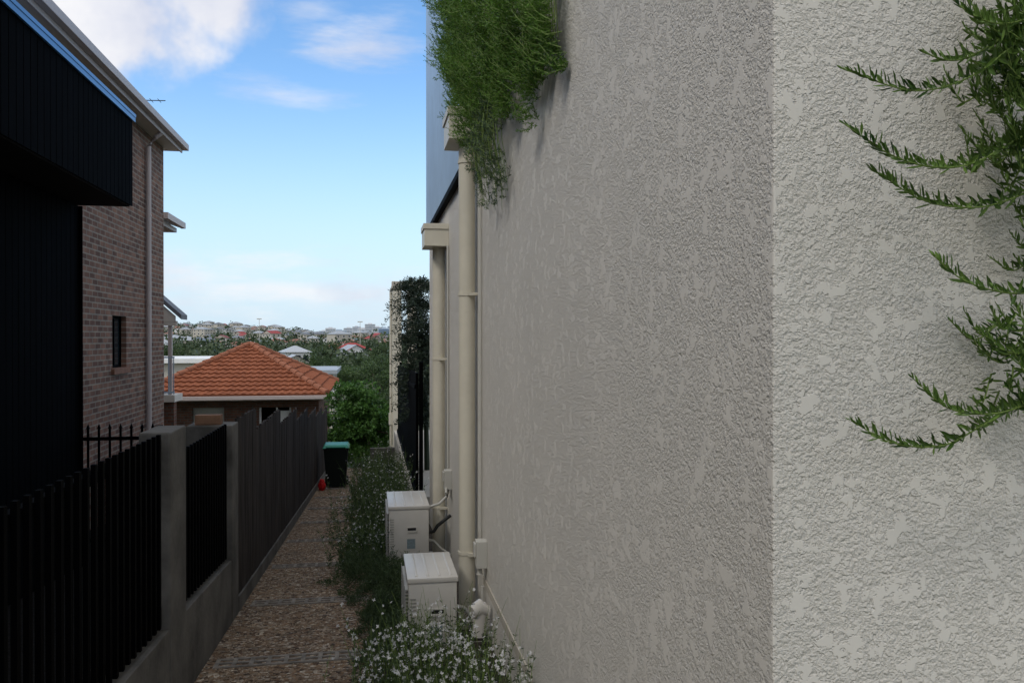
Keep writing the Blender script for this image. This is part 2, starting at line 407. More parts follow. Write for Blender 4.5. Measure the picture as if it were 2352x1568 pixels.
ac(.19,.60,8.6,9.45,-1.74,.66,"cream box air conditioner on brackets above garden bed")

# ------------------------------------------------------------------ black slat fence & pergola beyond
e=thing("black_screen_fence","tall black slatted screen fence beside olive tree","fence",loc=(.75,12.2,-3))
m=M()
for k in range(62):
    y=12.2+k*.13; m.box(.66,.70,y,y+.095,-2.35,-.52-.02*(y-12.2))
P(m.obj("slats",MAT['blacksteel']),e)
m=M(); m.sbox(.64,.6595,12.2,20.3,-.75,-.95,-.69,-.89); P(m.obj("rail",MAT['blacksteel']),e)
m=M(); m.box(.64,.6595,12.2,20.3,-2.3,-2.22); P(m.obj("rail",MAT['blacksteel']),e)
for (a,b_,zt) in [(12.08,12.19,-.35),(16.1,16.18,-.5),(20.31,20.4,-.6)]:
    m=M(); m.box(.705,.76,a,b_,-2.9,zt); P(m.obj("post",MAT['blacksteel']),e)
m=M(); m.box(.60,3,12.3,21.2,-4.8,-2.36)
m.obj("retaining_wall",MAT['creamdk'],label="low beige rendered retaining wall under screen fence",category="wall")
e=thing("pergola","pale cream portal frame pergola with downpipe","pergola",loc=(.62,22,-3.6))
for (x0,x1,y0,y1) in [(.585,.82,22,22.3),(.98,1.22,22,22.3),(.62,.82,26,26.2)]:
    m=M(); m.box(x0,x1,y0,y1,-4.2,1.28); P(m.obj("column",MAT['cream'],bevel=.01),e)
m=M(); m.box(.565,3.5,21.97,22.33,1.282,1.48); m.box(.60,.84,22.332,26.25,1.282,1.48)
P(m.obj("beam",MAT['creamdk'],bevel=.01),e)
m=M(); m.tube([(.54,22.1,-4),(.54,22.1,1.2)],.035,10); m.box(.485,.585,22.05,22.16,-2.3,-2.0)
P(m.obj("downpipe",MAT['cream'],smooth=True),e)
m=M(); m.box(.0,.6,20.6,20.75,-4,-2.72)
m.obj("garden_wall",MAT['concrete'],label="low grey concrete garden wall beside shrub",category="wall")

# ------------------------------------------------------------------ left boundary fences
XF=-1.1
def pier(x0,y0,y1,zt,label):
    m=M(); m.box(x0,XF,y0,y1,G(y1)-.3,zt)
    m.obj("concrete_pier",MAT['concrete'],bevel=.012,label=label,category="fence pier",group="concrete piers of the boundary fence")
pier(-1.27,4.88,5.28,-.53,"grey weathered concrete fence pier between slat panels")
pier(-1.46,6.98,7.30,-.71,"grey weathered concrete fence pier beside timber palings")
def slatpanel(y0,y1,zt,zb0,zb1,label):
    e=thing("steel_slat_fence",label,"fence",group="black slat fence panels on concrete plinths",loc=(XF-.04,(y0+y1)/2,(zb0+zb1)/2))
    n=int((y1-y0)/.098)
    m=M()
    for k in range(n):
        y=y0+.03+k*(y1-y0-.05)/n
        f=k/n; zb=zb0+(zb1-zb0)*f
        m.box(XF-.048,XF-.028,y,y+.028,zb+.03,zt)
    P(m.obj("slats",MAT['blacksteel']),e)
    m=M(); m.box(XF-.085,XF-.0485,y0,y1,zt-.09,zt-.04); P(m.obj("rail",MAT['blacksteel']),e)
    m=M(); m.sbox(XF-.085,XF-.0485,y0,y1,zb0+.08,zb1+.08,zb0+.13,zb1+.13); P(m.obj("rail",MAT['blacksteel']),e)
    m=M(); m.sbox(XF-.22,XF-.005,y0,y1,G(y0)-.3,G(y1)-.3,zb0,zb1)
    m.obj("concrete_plinth",MAT['concrete'],bevel=.006,label="sloping concrete plinth under black slat fence",category="low wall",group="concrete plinths of the boundary fence")
slatpanel(-1.5,4.875,-.53,-1.20,-1.63,"long black steel slat fence panel on concrete plinth")
slatpanel(5.285,6.975,-.69,-1.66,-1.80,"short black steel slat fence panel between concrete piers")
y=7.31; i=0
while y<22:
    y1=y+(1.2 if i==0 else 2.3)
    zt=-.72-.185*i
    if i==0: zt=-.70
    e=thing("paling_fence","grey brown weathered timber paling fence panel stepping downhill","fence",group="stepped timber paling fence panels",loc=(XF-.05,(y+y1)/2,G(y1)))
    m=M(); k=y
    while k<y1-.02:
        w=.098; m.sbox(XF-.035+R.uniform(-.003,.003),XF-.015+R.uniform(-.003,.003),k,min(k+w,y1-.004),G(k)+.1,G(k)+.1,zt+R.uniform(-.020,.020),zt+R.uniform(-.020,.020)); k+=w+.006
    P(m.obj("palings",MAT['timber']),e)
    m=M(); m.box(XF-.085,XF-.0405,y,y1,zt-.35,zt-.28); P(m.obj("rail",MAT['timber']),e)
    m=M(); m.sbox(XF-.085,XF-.0405,y,y1,G(y)+.2,G(y1)+.2,G(y)+.27,G(y1)+.27); P(m.obj("rail",MAT['timber']),e)
    m=M(); m.box(XF-.18,XF-.0855,y,y+.09,G(y)-.2,zt-.03); P(m.obj("post",MAT['timber']),e)
    m=M(); m.sbox(XF-.06,XF+.002,y,y1,G(y)-.15,G(y1)-.15,G(y)+.15,G(y1)+.15); P(m.obj("base_board",MAT['concrete']),e)
    y=y1+.003; i+=1
m=M(); m.box(-1.40,-1.20,7.03,7.14,-.709,-.63); m.box(-1.385,-1.215,7.025,7.0295,-.70,-.64)
m.obj("brick",pm("tan clay brick",(.22,.12,.07),.85,.2,20),bevel=.004,label="tan clay brick lying on the concrete pier",category="brick")

e=thing("metal_gate","low black metal spear top gate behind slat fence","gate",loc=(-2.9,10,-2.2))
m=M(); n=7
for k in range(n):
    x=-3.15+k*.115; m.box(x,x+.022,10,10.02,-2.5,-1.03); m.add([(x-.006,9.99,-1.03),(x+.028,9.99,-1.03),(x+.028,10.03,-1.03),(x-.006,10.03,-1.03),(x+.011,10.01,-.97)],[(0,1,4),(1,2,4),(2,3,4),(3,0,4),(0,3,2,1)])
P(m.obj("spears",MAT['blacksteel']),e)
m=M(); m.box(-3.18,-2.4,9.965,9.985,-1.16,-1.12); P(m.obj("rail",MAT['blacksteel']),e)
m=M(); m.box(-3.18,-2.4,9.965,9.985,-2.3,-2.26); P(m.obj("rail",MAT['blacksteel']),e)
m=M(); m.box(-2.395,-2.34,9.96,10.03,-2.6,-1.0); P(m.obj("post",MAT['blacksteel']),e)

# ------------------------------------------------------------------ black clad extension
e=thing("black_clad_house","black vertical board clad house extension with projecting upper box","house",loc=(-3.5,5,-2))
m=M()
def boards(m,x,y0,y1,z0,z1,w=.135,t=.018):
    y=y0
    while y<y1-.01:
        m.box(x,x+t,y,min(y+w-.012,y1),z0,z1); y+=w
m.box(-3.97,-3.21,-4,9.88,-3.5,1.46); boards(m,-3.209,-4,9.9,-3.5,1.46)
xx=-3.95
while xx<-3.25: m.box(xx,xx+.12,9.882,9.9,-3.5,1.46); xx+=.135
P(m.obj("wall",MAT['blackboard']),e)
m=M(); m.box(-3.97,-2.65,-4,9.88,1.50,2.47); boards(m,-2.648,-4,9.9,1.475,2.47)
P(m.obj("projecting_box",MAT['blackboard']),e)
m=M(); m.box(-3.97,-2.655,-4,9.875,1.465,1.497); P(m.obj("soffit",MAT['blacksoff']),e)
m=M(); m.box(-3.97,-2.60,-4.02,9.93,2.475,2.51); m.box(-2.628,-2.606,-4.02,9.93,2.425,2.4745)
P(m.obj("flashing",MAT['flash']),e)

# ------------------------------------------------------------------ brick house
e=thing("brick_house","two storey pink brown brick house with wide eaves","house",loc=(-8,12,-2.8))
m=M(); X0,X1=-12,-4
wy0,wy1,wz0,wz1=13.9,14.66,-.49,.35
m.box(X0,X1,4,wy0,-4.5,3.72); m.box(X0,X1,wy1,17.2,-4.5,3.72); m.box(X0,X1,wy0,wy1,-4.5,wz0); m.box(X0,X1,wy0,wy1,wz1,3.72); m.box(X0,X1-.16,wy0,wy1,wz0,wz1)
P(m.obj("wall",MAT['brickA']),e)
m=M(); m.box(-4.13,-4.10,wy0+.04,wy1-.04,wz0+.04,wz1-.04)
w=m.obj("window",MAT['glass']); P(w,e)
m=M(); a,b_,c_,d_=wy0,wy1,wz0,wz1
m.box(-4.15,-4.08,a+.001,a+.045,c_+.001,d_-.001); m.box(-4.15,-4.08,b_-.045,b_-.001,c_+.001,d_-.001); m.box(-4.15,-4.08,a+.0455,b_-.0455,d_-.045,d_-.001); m.box(-4.15,-4.08,a+.0455,b_-.0455,c_+.001,c_+.045); m.box(-4.148,-4.078,(a+b_)/2-.015,(a+b_)/2+.015,c_+.0455,d_-.0455)
f=m.obj("frame",MAT['blacksteel']); f.parent=w
m=M(); m.sbox(-4.07,-3.95,a-.06,b_+.06,c_-.09,c_-.09,c_-.002,c_-.002); f=m.obj("sill",pm("orange sill brick",(.22,.11,.07),.85,.2,10)); f.parent=w
m=M(); zt=3.87
m.add([(-12.5,3,zt),(-3.69,3,zt),(-3.69,17.5,zt),(-12.5,17.5,zt),(-8,7.5,zt+2.2),(-8,13.2,zt+2.2)],[(0,1,4),(1,2,5,4),(2,3,5),(3,0,4,5),(0,3,2,1)])
P(m.obj("roof",MAT['tilegrey']),e)
m=M(); m.box(-12.4,-3.73,3,17.47,3.722,3.75); P(m.obj("soffit",MAT['soffit']),e)
m=M(); m.box(-3.73,-3.70,3,17.47,3.69,3.86); m.box(-3.6995,-3.60,3,17.58,3.76,3.88); m.box(-12.4,-3.6995,17.471,17.58,3.76,3.88)
P(m.obj("gutter",MAT['gutter'],bevel=.008),e)
m=M(); m.tube([(-3.94,15.85,-3.5),(-3.94,15.85,3.45),(-3.82,15.85,3.62),(-3.72,15.85,3.70)],.045,12)
for z in (-1.2,.6,2.2): m.tube([(-3.94,15.85,z-.015),(-3.94,15.85,z+.015)],.052,12)
P(m.obj("downpipe",MAT['gutter'],smooth=True),e)
m=M(); m.add([(-5.9,18.4,3.25),(-4.26,18.4,2.62),(-4.26,20,2.62),(-5.9,20,3.25),(-5.9,18.4,3.05),(-4.26,18.4,2.5),(-4.26,20,2.5),(-5.9,20,3.05)],[(0,1,2,3),(4,7,6,5),(0,4,5,1),(1,5,6,2),(2,6,7,3)])
m.box(-4.275,-4.18,18.35,20.05,2.50,2.63); m.box(-5.9,-4.36,18.42,19.98,2.40,2.498); P(m.obj("lower_roof",MAT['gutter']),e)
m=M(); m.box(-12,-5.6,17.205,24,-4.5,2.4); P(m.obj("rear_wall",MAT['brickA']),e)
m=M(); m.add([(-5.9,22,1.66),(-4.70,22,.58),(-4.70,22.7,.58),(-5.9,22.7,1.66),(-5.9,22,1.54),(-4.70,22,.46),(-4.70,22.7,.46),(-5.9,22.7,1.54)],[(0,1,2,3),(4,7,6,5),(0,4,5,1),(1,5,6,2),(2,6,7,3)])
P(m.obj("porch_roof",MAT['tilegrey']),e)
m=M(); m.add([(-5.9,22.05,1.5),(-4.84,22.05,.54),(-4.84,22.05,.40),(-5.9,22.05,.40)],[(0,1,2,3)]); m.box(-5.9,-4.82,22.06,22.16,.30,.42); P(m.obj("gable",MAT['soffit']),e)
m=M(); m.box(-5.04,-4.95,22.1,22.19,-1.45,.30); P(m.obj("porch_post",MAT['gutter']),e)
m=M(); m.box(-5.59,-4.84,21.9,22.8,-1.62,-1.45); P(m.obj("porch_floor",MAT['soffit']),e)
m=M(); 
for k in range(9): m.box(-5.85+k*.12,-5.83+k*.12,21.98,22.0,-1.44,-.52)
m.box(-5.9,-4.86,21.97,22.01,-.519,-.48); m.box(-5.9,-4.86,21.97,22.01,-1.40,-1.36)
P(m.obj("railing",pm("pale blue railing",(.35,.45,.55),.4,.05,3)),e)
m=M(); m.box(-5.58,-4.88,22,22.3,-4.5,-1.625); P(m.obj("pier",MAT['brickB']),e)
m=M(); m.tube([(-4.3,15.2,4.0),(-4.3,15.2,4.10)],.008,6); m.tube([(-4.45,15.2,4.08),(-3.50,15.2,4.11)],.008,6)
for k in range(6): m.tube([(-4.25+k*.13,15.08,4.085+k*.004),(-4.25+k*.13,15.32,4.085+k*.004)],.005,5)
P(m.obj("antenna",MAT['dark']),e)

# ------------------------------------------------------------------ terracotta roof house
e=thing("tiled_roof_house","low brick house with terracotta tiled hip roof","house",loc=(-4.4,32.4,-5))
ax,ay,az=-4.45,32.4,-.28; ex0,ex1,ey0,ey1,ez=-7.5,-1.40,28.0,36.4,-1.90
m=M()
def tileface(m,A,B,Ap):
    A,B,Ap=Vector(A),Vector(B),Vector(Ap)
    u=(B-A).normalized(); mid=(Ap-A); t0=mid.dot(u); v=(mid-u*t0); Ls=v.length; vd=v.normalized(); nn=u.cross(vd).normalized()
    if nn.z<0: nn=-nn
    W=(B-A).length; rows=int(Ls/.36); st=.04
    for r in range(rows):
        s0=r/rows; s1=min(1,(r+1)/rows+.02)
        off=R.uniform(0,.008)
        a0=t0*s0; b0=W+(t0-W)*s0; k0=int(math.ceil(a0/st)); k1=int(b0/st)
        ul=[a0]+[k*st for k in range(k0,k1+1)]+[b0]
        b=len(m.v)
        for uu in ul:
            ph=(uu/.24)%1
            h=.034*max(0,math.sin(math.pi*min(ph/.7,1)))+off*.2
            a1=t0*s1; b1=W+(t0-W)*s1; uc=min(max(uu,a1),b1)
            lo=A+u*uu+vd*(Ls*s0)+nn*(.065+h); up=A+u*uc+vd*(Ls*s1)+nn*(.004+h*.9); dn=A+u*uu+vd*(Ls*s0)+nn*(-.005)
            m.v+= [tuple(dn),tuple(lo),tuple(up)]
        for k in range(len(ul)-1):
            p=b+3*k; m.f.append([p,p+3,p+4,p+1]); m.m.append(0); m.f.append([p+1,p+4,p+5,p+2]); m.m.append(0)
c=[(ex0,ey0,ez),(ex1,ey0,ez),(ex1,ey1,ez),(ex0,ey1,ez)]; ap=(ax,ay,az)
for k in range(4): tileface(m,c[k],c[(k+1)%4],ap)
P(m.obj("roof",MAT['tile']),e)
m=M()
for k in range(4):
    A=Vector(c[k]); B=Vector(ap); n=14
    for j in range(n):
        p0=A.lerp(B,j/n)+Vector((0,0,.07)); p1=A.lerp(B,(j+1.12)/n if j<n-1 else 1)+Vector((0,0,.05)); m.tube([p0,p1],[.11,.09],10)
P(m.obj("ridge_caps",MAT['cap'],smooth=True),e)
m=M(); m.box(ex0-.05,ex1+.05,ey0-.14,ey0-.02,ez-.12,ez+.0); m.box(ex1+.02,ex1+.14,ey0-.0195,ey1,ez-.12,ez); m.box(ex0,ex1,ey0,ey1,ez-.16,ez-.125)
P(m.obj("gutter",MAT['gutter'],bevel=.01),e)
m=M(); wy=28.5
for (a,b,z0,z1) in [(-7.1,-5.75,-6,-2.06),(-5.75,-4.75,-2.3,-2.06),(-4.75,-3.65,-6,-2.06),(-3.65,-2.6,-2.32,-2.06),(-3.65,-2.6,-6,-3.2),(-2.6,-1.7,-6,-2.06)]:
    m.box(a,b,wy,wy+.25,z0,z1)
m.box(-7.1,-6.9,wy+.25,36.0,-6,-2.06); m.box(-1.9,-1.7,wy+.25,36.0,-6,-2.06); m.box(-6.9,-1.9,35.7,36.0,-6,-2.9)
P(m.obj("wall",MAT['brickB']),e)
m=M(); 
for k in range(12): m.box(-5.74,-4.76,wy+.12+.01*(k%2),wy+.16,-5-.0+k*.225,-5+k*.225+.22)
P(m.obj("garage_door",MAT['acgrille']),e)
m=M(); m.box(-3.64,-2.61,wy+.1,wy+.15,-3.19,-3.13); m.box(-3.64,-3.58,wy+.1,wy+.15,-3.129,-2.33); m.box(-2.67,-2.61,wy+.1,wy+.15,-3.129,-2.33); m.box(-3.1,-3.05,wy+.1,wy+.15,-3.129,-2.33); m.box(-3.0,-2.68,wy+.155,wy+.165,-3.0,-2.45)
P(m.obj("window",MAT['white']),e)

# ------------------------------------------------------------------ bin
bx,by=-.72,18.3; bz=G(18.3)+.02
e=thing("wheelie_bin","dark wheelie bin with bright green lid on gravel path","bin",loc=(bx,by,bz))
def taper(m,x,y,z0,z1,w0,d0,w1,d1,mi=0):
    m.add([(x-w0,y-d0,z0),(x+w0,y-d0,z0),(x+w0,y+d0,z0),(x-w0,y+d0,z0),(x-w1,y-d1,z1),(x+w1,y-d1,z1),(x+w1,y+d1,z1),(x-w1,y+d1,z1)],[(0,3,2,1),(4,5,6,7),(0,1,5,4),(1,2,6,5),(2,3,7,6),(3,0,4,7)],mi)
m=M(); taper(m,bx,by,bz+.05,bz+.84,.20,.24,.255,.30); m.box(bx-.27,bx+.27,by-.315,by+.315,bz+.84,bz+.875)
P(m.obj("body",MAT['bin'],bevel=.012),e)
m=M(); taper(m,bx,by,bz+.877,bz+.94,.28,.33,.24,.27); m.tube([(bx-.2,by-.33,bz+.90),(bx+.2,by-.33,bz+.90)],.018,8)
P(m.obj("lid",MAT['lid'],bevel=.01),e)
for s in (-1,1):
    m=M(); m.tube([(bx+s*.2,by+.22,bz+.10),(bx+s*.25,by+.22,bz+.10)],.10,18); P(m.obj("wheel",MAT['blackpipe'],smooth=True),e)
bm=bmesh.new(); bmesh.ops.create_icosphere(bm,subdivisions=3,radius=1)
for v in bm.verts:
    n_=math.sin(v.co.x*5+1)*math.cos(v.co.y*6)*math.sin(v.co.z*4+2)*.25+random.uniform(-.08,.08)
    v.co=v.co*(1+n_); v.co.x*=.075*(1-.35*max(0,v.co.z)); v.co.y*=.075; v.co.z=max(v.co.z,-.85)*.13
me=bpy.data.meshes.new("red_bag"); bm.to_mesh(me); bm.free(); me.materials.append(MAT['red'])
o=bpy.data.objects.new("red_bag",me); o.location=(-.99,17.6,G(17.6)+.13); 
finish(o,label="small scrunched red plastic bag on gravel beside the bin",category="bag")

# ------------------------------------------------------------------ vegetation
def clump_leaves(F,centers,rad,n,L,W,droop=0):
    for c,r in zip(centers,rad):
        d=nrm(R.normal(size=(n,3))); rr=r*R.uniform(.35,1,size=(n,1))**.5
        p=np.asarray(c)+d*rr*np.array([1,1,.8]); dd=d*.6+R.normal(size=(n,3))*.6; dd[:,2]-=droop
        F.add(p,dd,R.uniform(.6,1.1,n)*L,R.uniform(.7,1.1,n)*W)
def branches(m,base,top,tips,r0):
    base=Vector(base); top=Vector(top)
    m.tube([base,base.lerp(top,.5)+Vector((R.uniform(-.05,.05),R.uniform(-.05,.05),0)),top],[r0,r0*.8,r0*.55],8)
    for t in tips:
        t=Vector(t); s=base.lerp(top,R.uniform(.55,1)); mid=s.lerp(t,.5)+Vector((0,0,.08*(t-s).length))
        m.tube([s,mid,t],[r0*.4,r0*.25,r0*.08],5)

e=thing("leafy_tree","rounded bushy green small tree behind the bin","tree",loc=(-.2,24,G(24)))
F=Fol(); cs=[];rs=[]
for k in range(135):
    d=nrm(R.normal(size=3)); f=R.uniform(.3,1)
    c=np.array([-.20,24,-2.42])+d*f*np.array([1.0,.9,1.42])
    if c[2]>-1.9: c[0]=-.20+(c[0]+.20)*np.interp(c[2],[-1.9,-.9],[1,.7])-.12
    cs.append(c); rs.append(R.uniform(.15,.28))
clump_leaves(F,cs,rs,130,.12,.065,.3)
P(F.obj("crown",MAT['bushy']),e)
m=M(); branches(m,(-.28,24,G(24)-.1),(-.3,24,-2.2),[tuple(c) for c in cs[:30]],.07); P(m.obj("trunk",MAT['bark']),e)

e=thing("olive_tree","loose dark olive tree with straggly arching branches over black fence","tree",loc=(.95,14.8,-2.36))
F=Fol(); m=M()
m.tube([(1.0,14.8,-2.36),(.98,14.8,-1.2),(.92,14.7,-.2),(.85,14.7,.8)],[.05,.04,.03,.015],8)
for k in range(420):
    z0=R.uniform(-1.5,1.0); s=np.array([.86-.08*max(z0,0)+R.normal()*.08,14.75+R.normal()*.25,z0]); a=R.uniform(0,2*math.pi); up=R.uniform(-.1,1.1); L=R.uniform(.25,.62)*np.interp(z0,[-1.5,0,.95],[.85,1,.8])
    strag=R.random()<.18
    if strag: L*=1.6
    d=np.array([math.cos(a),math.sin(a)*1.3,up])
    pts=[s+d*L*(j/5)*.8+np.array([0,0,-.55*L*(j/5)**2]) for j in range(6)]
    m.tube([tuple(p) for p in pts],[.008,.006,.005,.003,.002,.0015],3,caps=False)
    n=46; t=R.uniform(.15,1,n); P_=np.stack([np.interp(t,np.linspace(0,1,6),[p[i] for p in pts]) for i in range(3)],1)
    F.add(P_+R.normal(size=(n,3))*.022,nrm(np.array(d))*.6+R.normal(size=(n,3))*.6,R.uniform(.045,.08,n),.018)
P(F.obj("crown",MAT['olive']),e); P(m.obj("trunk",MAT['olive']),e)

def shoots(F,m,p0,d0,l0,k):
    tt=np.linspace(0,1,k)[:,None]
    q=p0+d0*l0*tt+np.array([0,0,1])*l0*.55*tt**2
    q[:,0]=np.minimum(q[:,0],.843)
    m.tube([tuple(q[0]),tuple(q[k//2]),tuple(q[-1])],[.0018,.0014,.001],3,caps=False)
    tg=nrm(d0+np.array([0,0,1.1])*tt)
    F.add(q,tg*.7+R.normal(size=(k,3))*.6,R.uniform(.014,.028,k),.0052)
ly=[3.3,3.6,4.0,4.35,4.8,5.4,5.9,6.2,6.5,6.8,7.3]; lz=[1.28,1.18,1.22,1.28,1.40,1.46,1.48,1.52,1.62,1.82,2.05]
ty=[4.3,4.5,5.0,5.8,6.1,6.3];  tz=[1.05,.94,.78,.88,1.2,1.4]
def hanging(y0,y1,ns,label,trail):
    e=thing("hanging_plant",label,"plant",group="bushy green plants spilling over the wall top",loc=(.85,(y0+y1)/2,3.3))
    F=Fol(); F2=Fol(); m=M()
    for s in range(ns):
        yy=R.uniform(y0,y1); lim=np.interp(yy,ly,lz)+.10*math.sin(yy*9)+.07*math.sin(yy*23)
        ztop=min(3.2,.46*yy+.35+.3)
        z=lim+(ztop-lim)*R.uniform(0,1)**1.25
        bm_=(.08+.25*(1-math.exp(-(z-lim)/.3)))*np.interp(yy,[3.2,4.5,6,7],[.42,.85,1.0,.90])*(1+.36*math.sin(yy*7+z*6)+.22*math.sin(z*13-yy*5))
        x=.84-bm_*R.uniform(.15,1)**.6*.8
        a=R.uniform(-1.5,1.5); d=np.array([-math.cos(a)*.8,math.sin(a)*1.1,R.uniform(-.7,.3)])
        if yy<3.8: d[1]=abs(d[1])*.6
        l=R.uniform(.07,.16)
        if R.random()<.08: l*=1.5; d[2]=abs(d[2])*.3
        shoots(F,m,np.array([x,yy,z]),d,l,24)
    for k in range(40):
        yy=R.uniform(y0,y1); lim=np.interp(yy,ly,lz); x=.84-.2*R.uniform(.3,1)*np.interp(yy,[2.9,4.5],[.5,1])
        m.tube([(.9,yy,3.35),(x,yy,3.2),(x,yy+.03,2.2),(min(x+.05,.83),yy,lim+.1)],[.004,.004,.003,.002],4,caps=False)
    for k in range(trail):
        yy=R.uniform(4.85,6.0); zb=np.interp(yy,ty,tz)+abs(R.normal())*.18; x=R.uniform(.70,.82)
        sw=R.uniform(-.12,.06)
        n=8; zz_=np.linspace(1.8,zb,n); pts=np.stack([np.minimum(x-.03*np.sin(zz_*7+yy),.83),yy+sw*(1.8-zz_)**1.5+.03*np.sin(zz_*6+k),zz_],1)
        m.tube([tuple(p) for p in pts],[.0025]*6+[.0015,.001],3,caps=False)
        for s in range(int((1.8-zb)*19)):
            t=R.uniform(0,1); p=np.array([np.interp(t,np.linspace(0,1,n),pts[:,i]) for i in range(3)])
            a=R.uniform(-1.6,1.6); shoots(F2,m,p,np.array([-math.cos(a)*.7,math.sin(a),R.uniform(-.7,.2)]),R.uniform(.03,.09),15)
    P(F.obj("leaves",MAT['rosemary']),e); P(m.obj("stems",MAT['stem']),e)
    if F2.V: P(F2.obj("trailing_leaves",leafmat("grey green needle leaves",(.03,.060,.030),(.12,.18,.095),.3,patch=5)),e)
hanging(3.42,5.0,2500,"dense green needle-leaved plant spilling over rendered wall",0)
hanging(5.0,7.25,3000,"bushy needle-leaved plant with thin trailing strands beside downpipe",44)

def catmull(pts,n=40):
    pts=np.array(pts,float); k=len(pts); P0=np.vstack([2*pts[0]-pts[1],pts,2*pts[-1]-pts[-2]])
    out=[]
    per=max(2,n//(k-1))
    for i in range(k-1):
        a,b,c,d=P0[i:i+4]
        for t in np.linspace(0,1,per,endpoint=False): out.append(.5*((2*b)+(-a+c)*t+(2*a-5*b+4*c-d)*t*t+(-a+3*b-3*c+d)*t**3))
    out.append(pts[-1]); return np.array(out)
def sprig(F,m,pts3,dens=.0040,Lf=.031):
    c=catmull(pts3,36)
    k=len(c); m.tube([tuple(p) for p in c],[.0010+.0013*i/k for i in range(k)],6,caps=False)
    seg=np.linalg.norm(np.diff(c,axis=0),axis=1); cum=np.concatenate([[0],np.cumsum(seg)]); tot=cum[-1]
    s=np.arange(0,tot,dens)+R.uniform(-.0012,.0012,len(np.arange(0,tot,dens))); s=np.clip(s,0,tot); n=len(s)
    p=np.stack([np.interp(s,cum,c[:,i]) for i in range(3)],1)
    tg=np.stack([np.interp(np.maximum(s-.004,0),cum,c[:,i]) for i in range(3)],1)-np.stack([np.interp(s+.004,cum,c[:,i]) for i in range(3)],1)
    tg=nrm(tg); ang=np.arange(n)*2.4+R.uniform(0,6)
    u=nrm(np.cross(tg,np.array([0,1,0.01]))); v=np.cross(tg,u)
    rad=u*np.cos(ang)[:,None]+v*np.sin(ang)[:,None]
    f=np.clip(s/.05,0,1)[:,None]
    d=tg*(1.1-.55*f)+rad*(.3+.45*f)+np.array([0,-.05,.55])+R.normal(size=(n,3))*.20
    L=Lf*(.45+.55*f[:,0])*R.uniform(.6,1.2,n)
    F.fold(p,d,rad*-.5+tg+R.normal(size=(n,3))*.2,L,L*.25)
def frontplant(label,listed,mass,seedpos):
    e=thing("trailing_shrub",label,"shrub",group="trailing green shrubs against the rendered wall",loc=seedpos)
    F=Fol(); m=M()
    for st in listed:
        ph=R.uniform(-.03,.03)
        sprig(F,m,[(x,1.50+ph-.05*(1-abs(j-1.5)/2.5),z) for j,(x,z) in enumerate(st)])
    for (x0,x1,z0,z1,n) in mass:
        for k in range(n):
            xb=R.uniform(max(x0+.08,1.30),x1+.10); zb=R.uniform(z0,z1); L=R.uniform(.08,.15); a=R.uniform(2.0,4.3)
            yb=R.uniform(1.42,1.62); tip=np.array([xb+L*math.cos(a),yb+R.uniform(-.10,.02),zb+L*math.sin(a)*.6])
            if tip[0]<x0: tip[0]=x0+R.uniform(0,.04)
            tip[1]=min(tip[1],1.63)
            mid=(tip+np.array([xb,yb,zb]))/2+np.array([0,0,-.03]); 
            sprig(F,m,[tuple(tip+np.array([0,0,.02])),tuple(mid),(xb,yb,zb)],dens=.0048,Lf=.025)
    x,y,z=seedpos
    zl=min(mm[2] for mm in mass)
    m.tube([(1.5,1.62,z),(1.46,1.58,(z+zl)/2),(1.42,1.56,zl)],[.008,.006,.004],8)
    P(F.obj("leaves",MAT['shrubL']),e); P(m.obj("stems",MAT['stem'],smooth=True),e)
frontplant("trailing shrub with curving leafy green stems against rendered wall",
 [[(.897,.515),(1.03,.475),(1.148,.505),(1.25,.57),(1.34,.64)],
  [(.900,.41),(.98,.352),(1.07,.330),(1.177,.345),(1.31,.41)],
  [(.968,.335),(1.07,.270),(1.177,.258),(1.275,.278),(1.38,.32)],
  [(1.09,.57),(1.14,.55),(1.2,.57),(1.30,.63)],
  [(1.12,.68),(1.17,.63),(1.24,.62),(1.36,.66)]],
 [(1.15,1.36,.54,.84,84),(1.22,1.38,.36,.58,70),(1.29,1.42,.18,.40,40)],(1.5,1.62,2.4))
frontplant("sparser trailing shrub with upturned leafy tips against rendered wall",
 [[(1.09,.165),(1.147,.112),(1.245,.088),(1.36,.095)],
  [(1.055,-.080),(1.12,-.139),(1.225,-.150),(1.36,-.12)],
  [(.94,-.165),(1.02,-.209),(1.128,-.215),(1.225,-.183),(1.36,-.13)],
  [(1.22,.015),(1.27,-.03),(1.36,-.03)]],
 [(1.24,1.42,-.14,.05,46)],(1.5,1.62,.3))

